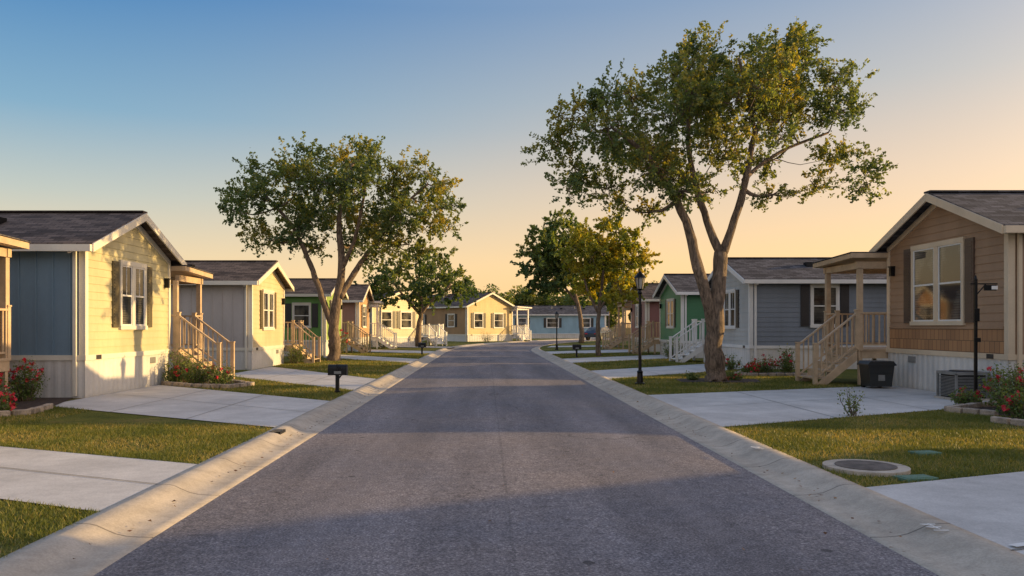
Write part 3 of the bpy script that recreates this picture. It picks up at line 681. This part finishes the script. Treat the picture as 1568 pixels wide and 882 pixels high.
b.tube([(0,0,-.02),(0,0,.04)],[.42,.42],M_CURB,32); b.tube([(0,0,.03),(0,0,.047)],[.3,.3],simple('manhole_iron',(.12,.10,.085),.7,.4,8,60,.2,.6),32)
b.obj('cover_and_ring',e)
for (x,y,w,d) in ((4.2,7.8,.36,.2),(5.15,9.35,.3,.2)):
    e=empty('utility_lid',x,y,GZ,12); b=MB(); b.box(-w/2,w/2,-d/2,d/2,-.02,.03,M_GREENLID); b.box(-w/2+.03,w/2-.03,-d/2+.03,d/2-.03,.03,.035,M_GREENLID); b.obj('lid',e,bevel=.005)
b=MB(); b.box(-3.06,-2.9,11.2,11.5,.03,.119,M_BLACK); b.obj('storm_inlet')
def txt(s,X,Y,rot,size,z):
    cu=D.curves.new('curb_number','FONT'); cu.body=s; cu.size=size; cu.materials.append(M_WHITE); cu.extrude=.0008
    o=link(D.objects.new('curb_number',cu)); o.location=(X,Y,z); o.rotation_euler=(0,0,math.radians(rot))
txt('144',3.36,5.75,90,.16,.120); txt('140',3.36,9.6,90,.16,.120)
n=420; x=np.where(rng.random(n)<.5,-2.7+rng.normal(size=n)*.08,3.05+rng.normal(size=n)*.08); x[:60]=rng.uniform(-2.6,2.9,60); y=rng.uniform(2.5,30,n)
C=np.c_[x,y,np.full(n,.045)]; V=np.empty((n,4,3)); a=rng.random(n)*6.28; s=.012+.015*rng.random(n)
for i,(dx,dy) in enumerate(((1,0),(0,.6),(-1,0),(0,-.6))):
    V[:,i]=np.c_[C[:,0]+s*(dx*np.cos(a)-dy*np.sin(a)),C[:,1]+s*(dx*np.sin(a)+dy*np.cos(a)),C[:,2]+rng.normal(size=n)*.004]
rawquads('fallen_leaves',V,rng.random(n),leafmat('dry_leaves',(.05,.025,.012),(.14,.06,.02),(.28,.15,.05),.1))
def car(X,Y,rot,col):
    e=empty('parked_car',X,Y,GZ,rot); pm=simple('car_paint',col,.25,.05,2,40,.3,0)
    prof=[(-2.2,.35),(-2.2,.8),(-2.05,.95),(-1.75,1.0),(-1.2,1.4),(-.2,1.47),(.5,1.42),(1.15,1.0),(2.0,.85),(2.2,.65),(2.2,.35)]
    b=MB(); 
    def w(z): return .88 if z<.95 else .88-(z-.95)*.45
    vs=[(x,-w(z),z) for x,z in prof]+[(x,w(z),z) for x,z in prof]; n=len(prof)
    b.add(vs,[tuple(range(n)),tuple(range(n,2*n))[::-1]]+[(i,n+i,n+(i+1)%n,(i+1)%n) for i in range(n)],pm); b.obj('body',e,bevel=.05)
    g=MB()
    for sg in (-1,1):
        p=[(-1.5,1.03),(-1.1,1.34),(-.1,1.4),(.42,1.36),(.95,1.03)]; vv=[(x,sg*(w(z)+.012),z) for x,z in p]; g.add(vv,[tuple(range(5)) if sg<0 else tuple(range(5))[::-1]],M_GLASS)
    g.add([(.58,-.68,1.4),(.58,.68,1.4),(1.12,.82,1.04),(1.12,-.82,1.04)],[(0,3,2,1)],M_GLASS); g.add([(-1.27,-.7,1.385),(-1.27,.7,1.385),(-1.76,.82,1.03),(-1.76,-.82,1.03)],[(0,1,2,3)],M_GLASS)
    g.obj('windows',e); k=MB()
    for x in (-1.35,1.35):
        for y in (-.8,.8):
            k.tube([(x,y-.11,.33),(x,y+.11,.33)],[.33,.33],M_BLACK,18); k.tube([(x,y-.12,.33),(x,y+.12,.33)],[.18,.18],M_STEEL,12)
    for sg in (-1,1): k.box(-2.23,-2.19,sg*.55-.15,sg*.55+.15,.68,.8,M_RED); k.box(2.16,2.22,sg*.6-.15,sg*.6+.15,.6,.7,M_WHITE)
    k.obj('wheels_and_lights',e)
car(12.3,86,55,(.03,.05,.08))
# ------------------------------------------------------------------ light & camera
AZ,EL=80.5,9.6
a,e_=math.radians(AZ),math.radians(EL)
sd_=Vector((math.sin(a)*math.cos(e_),math.cos(a)*math.cos(e_),math.sin(e_)))
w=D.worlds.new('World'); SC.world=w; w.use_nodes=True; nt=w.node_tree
sk=nt.nodes.new('ShaderNodeTexSky'); sk.sky_type='NISHITA'; sk.sun_disc=False
sk.sun_elevation=e_; sk.sun_rotation=a; sk.air_density=1.0; sk.dust_density=2.0; sk.ozone_density=2.0
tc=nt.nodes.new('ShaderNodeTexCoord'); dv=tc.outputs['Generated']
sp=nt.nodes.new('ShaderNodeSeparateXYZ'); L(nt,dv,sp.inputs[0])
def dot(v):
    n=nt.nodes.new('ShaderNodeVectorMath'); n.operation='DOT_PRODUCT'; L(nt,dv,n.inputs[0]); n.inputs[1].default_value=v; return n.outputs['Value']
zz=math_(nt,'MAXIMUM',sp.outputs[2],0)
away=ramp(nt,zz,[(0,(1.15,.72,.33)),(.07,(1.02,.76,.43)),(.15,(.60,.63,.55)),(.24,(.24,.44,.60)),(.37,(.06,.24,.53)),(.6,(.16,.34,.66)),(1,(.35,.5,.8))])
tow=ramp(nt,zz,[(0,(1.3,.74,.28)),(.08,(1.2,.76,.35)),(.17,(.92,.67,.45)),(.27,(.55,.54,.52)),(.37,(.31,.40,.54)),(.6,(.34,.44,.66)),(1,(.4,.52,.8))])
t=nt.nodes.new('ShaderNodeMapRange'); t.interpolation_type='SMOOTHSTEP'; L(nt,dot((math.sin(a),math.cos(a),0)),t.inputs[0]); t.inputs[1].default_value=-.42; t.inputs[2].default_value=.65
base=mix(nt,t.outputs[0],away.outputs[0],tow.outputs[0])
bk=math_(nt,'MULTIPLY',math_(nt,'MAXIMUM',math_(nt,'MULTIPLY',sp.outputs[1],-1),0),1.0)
base=mix(nt,bk,base,(.95,.87,.9))  # unseen sky behind the camera brightened, added as fill light
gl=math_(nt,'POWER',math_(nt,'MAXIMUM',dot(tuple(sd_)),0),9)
glow=mix(nt,gl,(0,0,0),(3.5,2.1,.9))  # extra glow round the sun, added to warm the ambient light
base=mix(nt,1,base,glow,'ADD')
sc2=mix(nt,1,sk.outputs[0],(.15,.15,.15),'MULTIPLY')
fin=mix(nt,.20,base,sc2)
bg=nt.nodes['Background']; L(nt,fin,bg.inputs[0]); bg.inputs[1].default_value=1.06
sd=D.lights.new('sun','SUN'); sd.energy=7; sd.angle=math.radians(.4); sd.color=(1,.66,.27)
so=link(D.objects.new('sun',sd)); so.rotation_euler=sd_.to_track_quat('Z','Y').to_euler(); so.location=(30,20,20)
cam=D.cameras.new('camera'); co=link(D.objects.new('camera',cam)); co.location=(0,0,1.6); co.rotation_euler=(math.radians(90),0,0)
cam.lens=28; cam.sensor_width=36; cam.shift_x=.0249; cam.shift_y=.0376; cam.clip_end=3000; SC.camera=co
SC.view_settings.view_transform='Standard'; SC.view_settings.look='None'; SC.view_settings.exposure=0; SC.view_settings.gamma=1
print('leaves',n1)
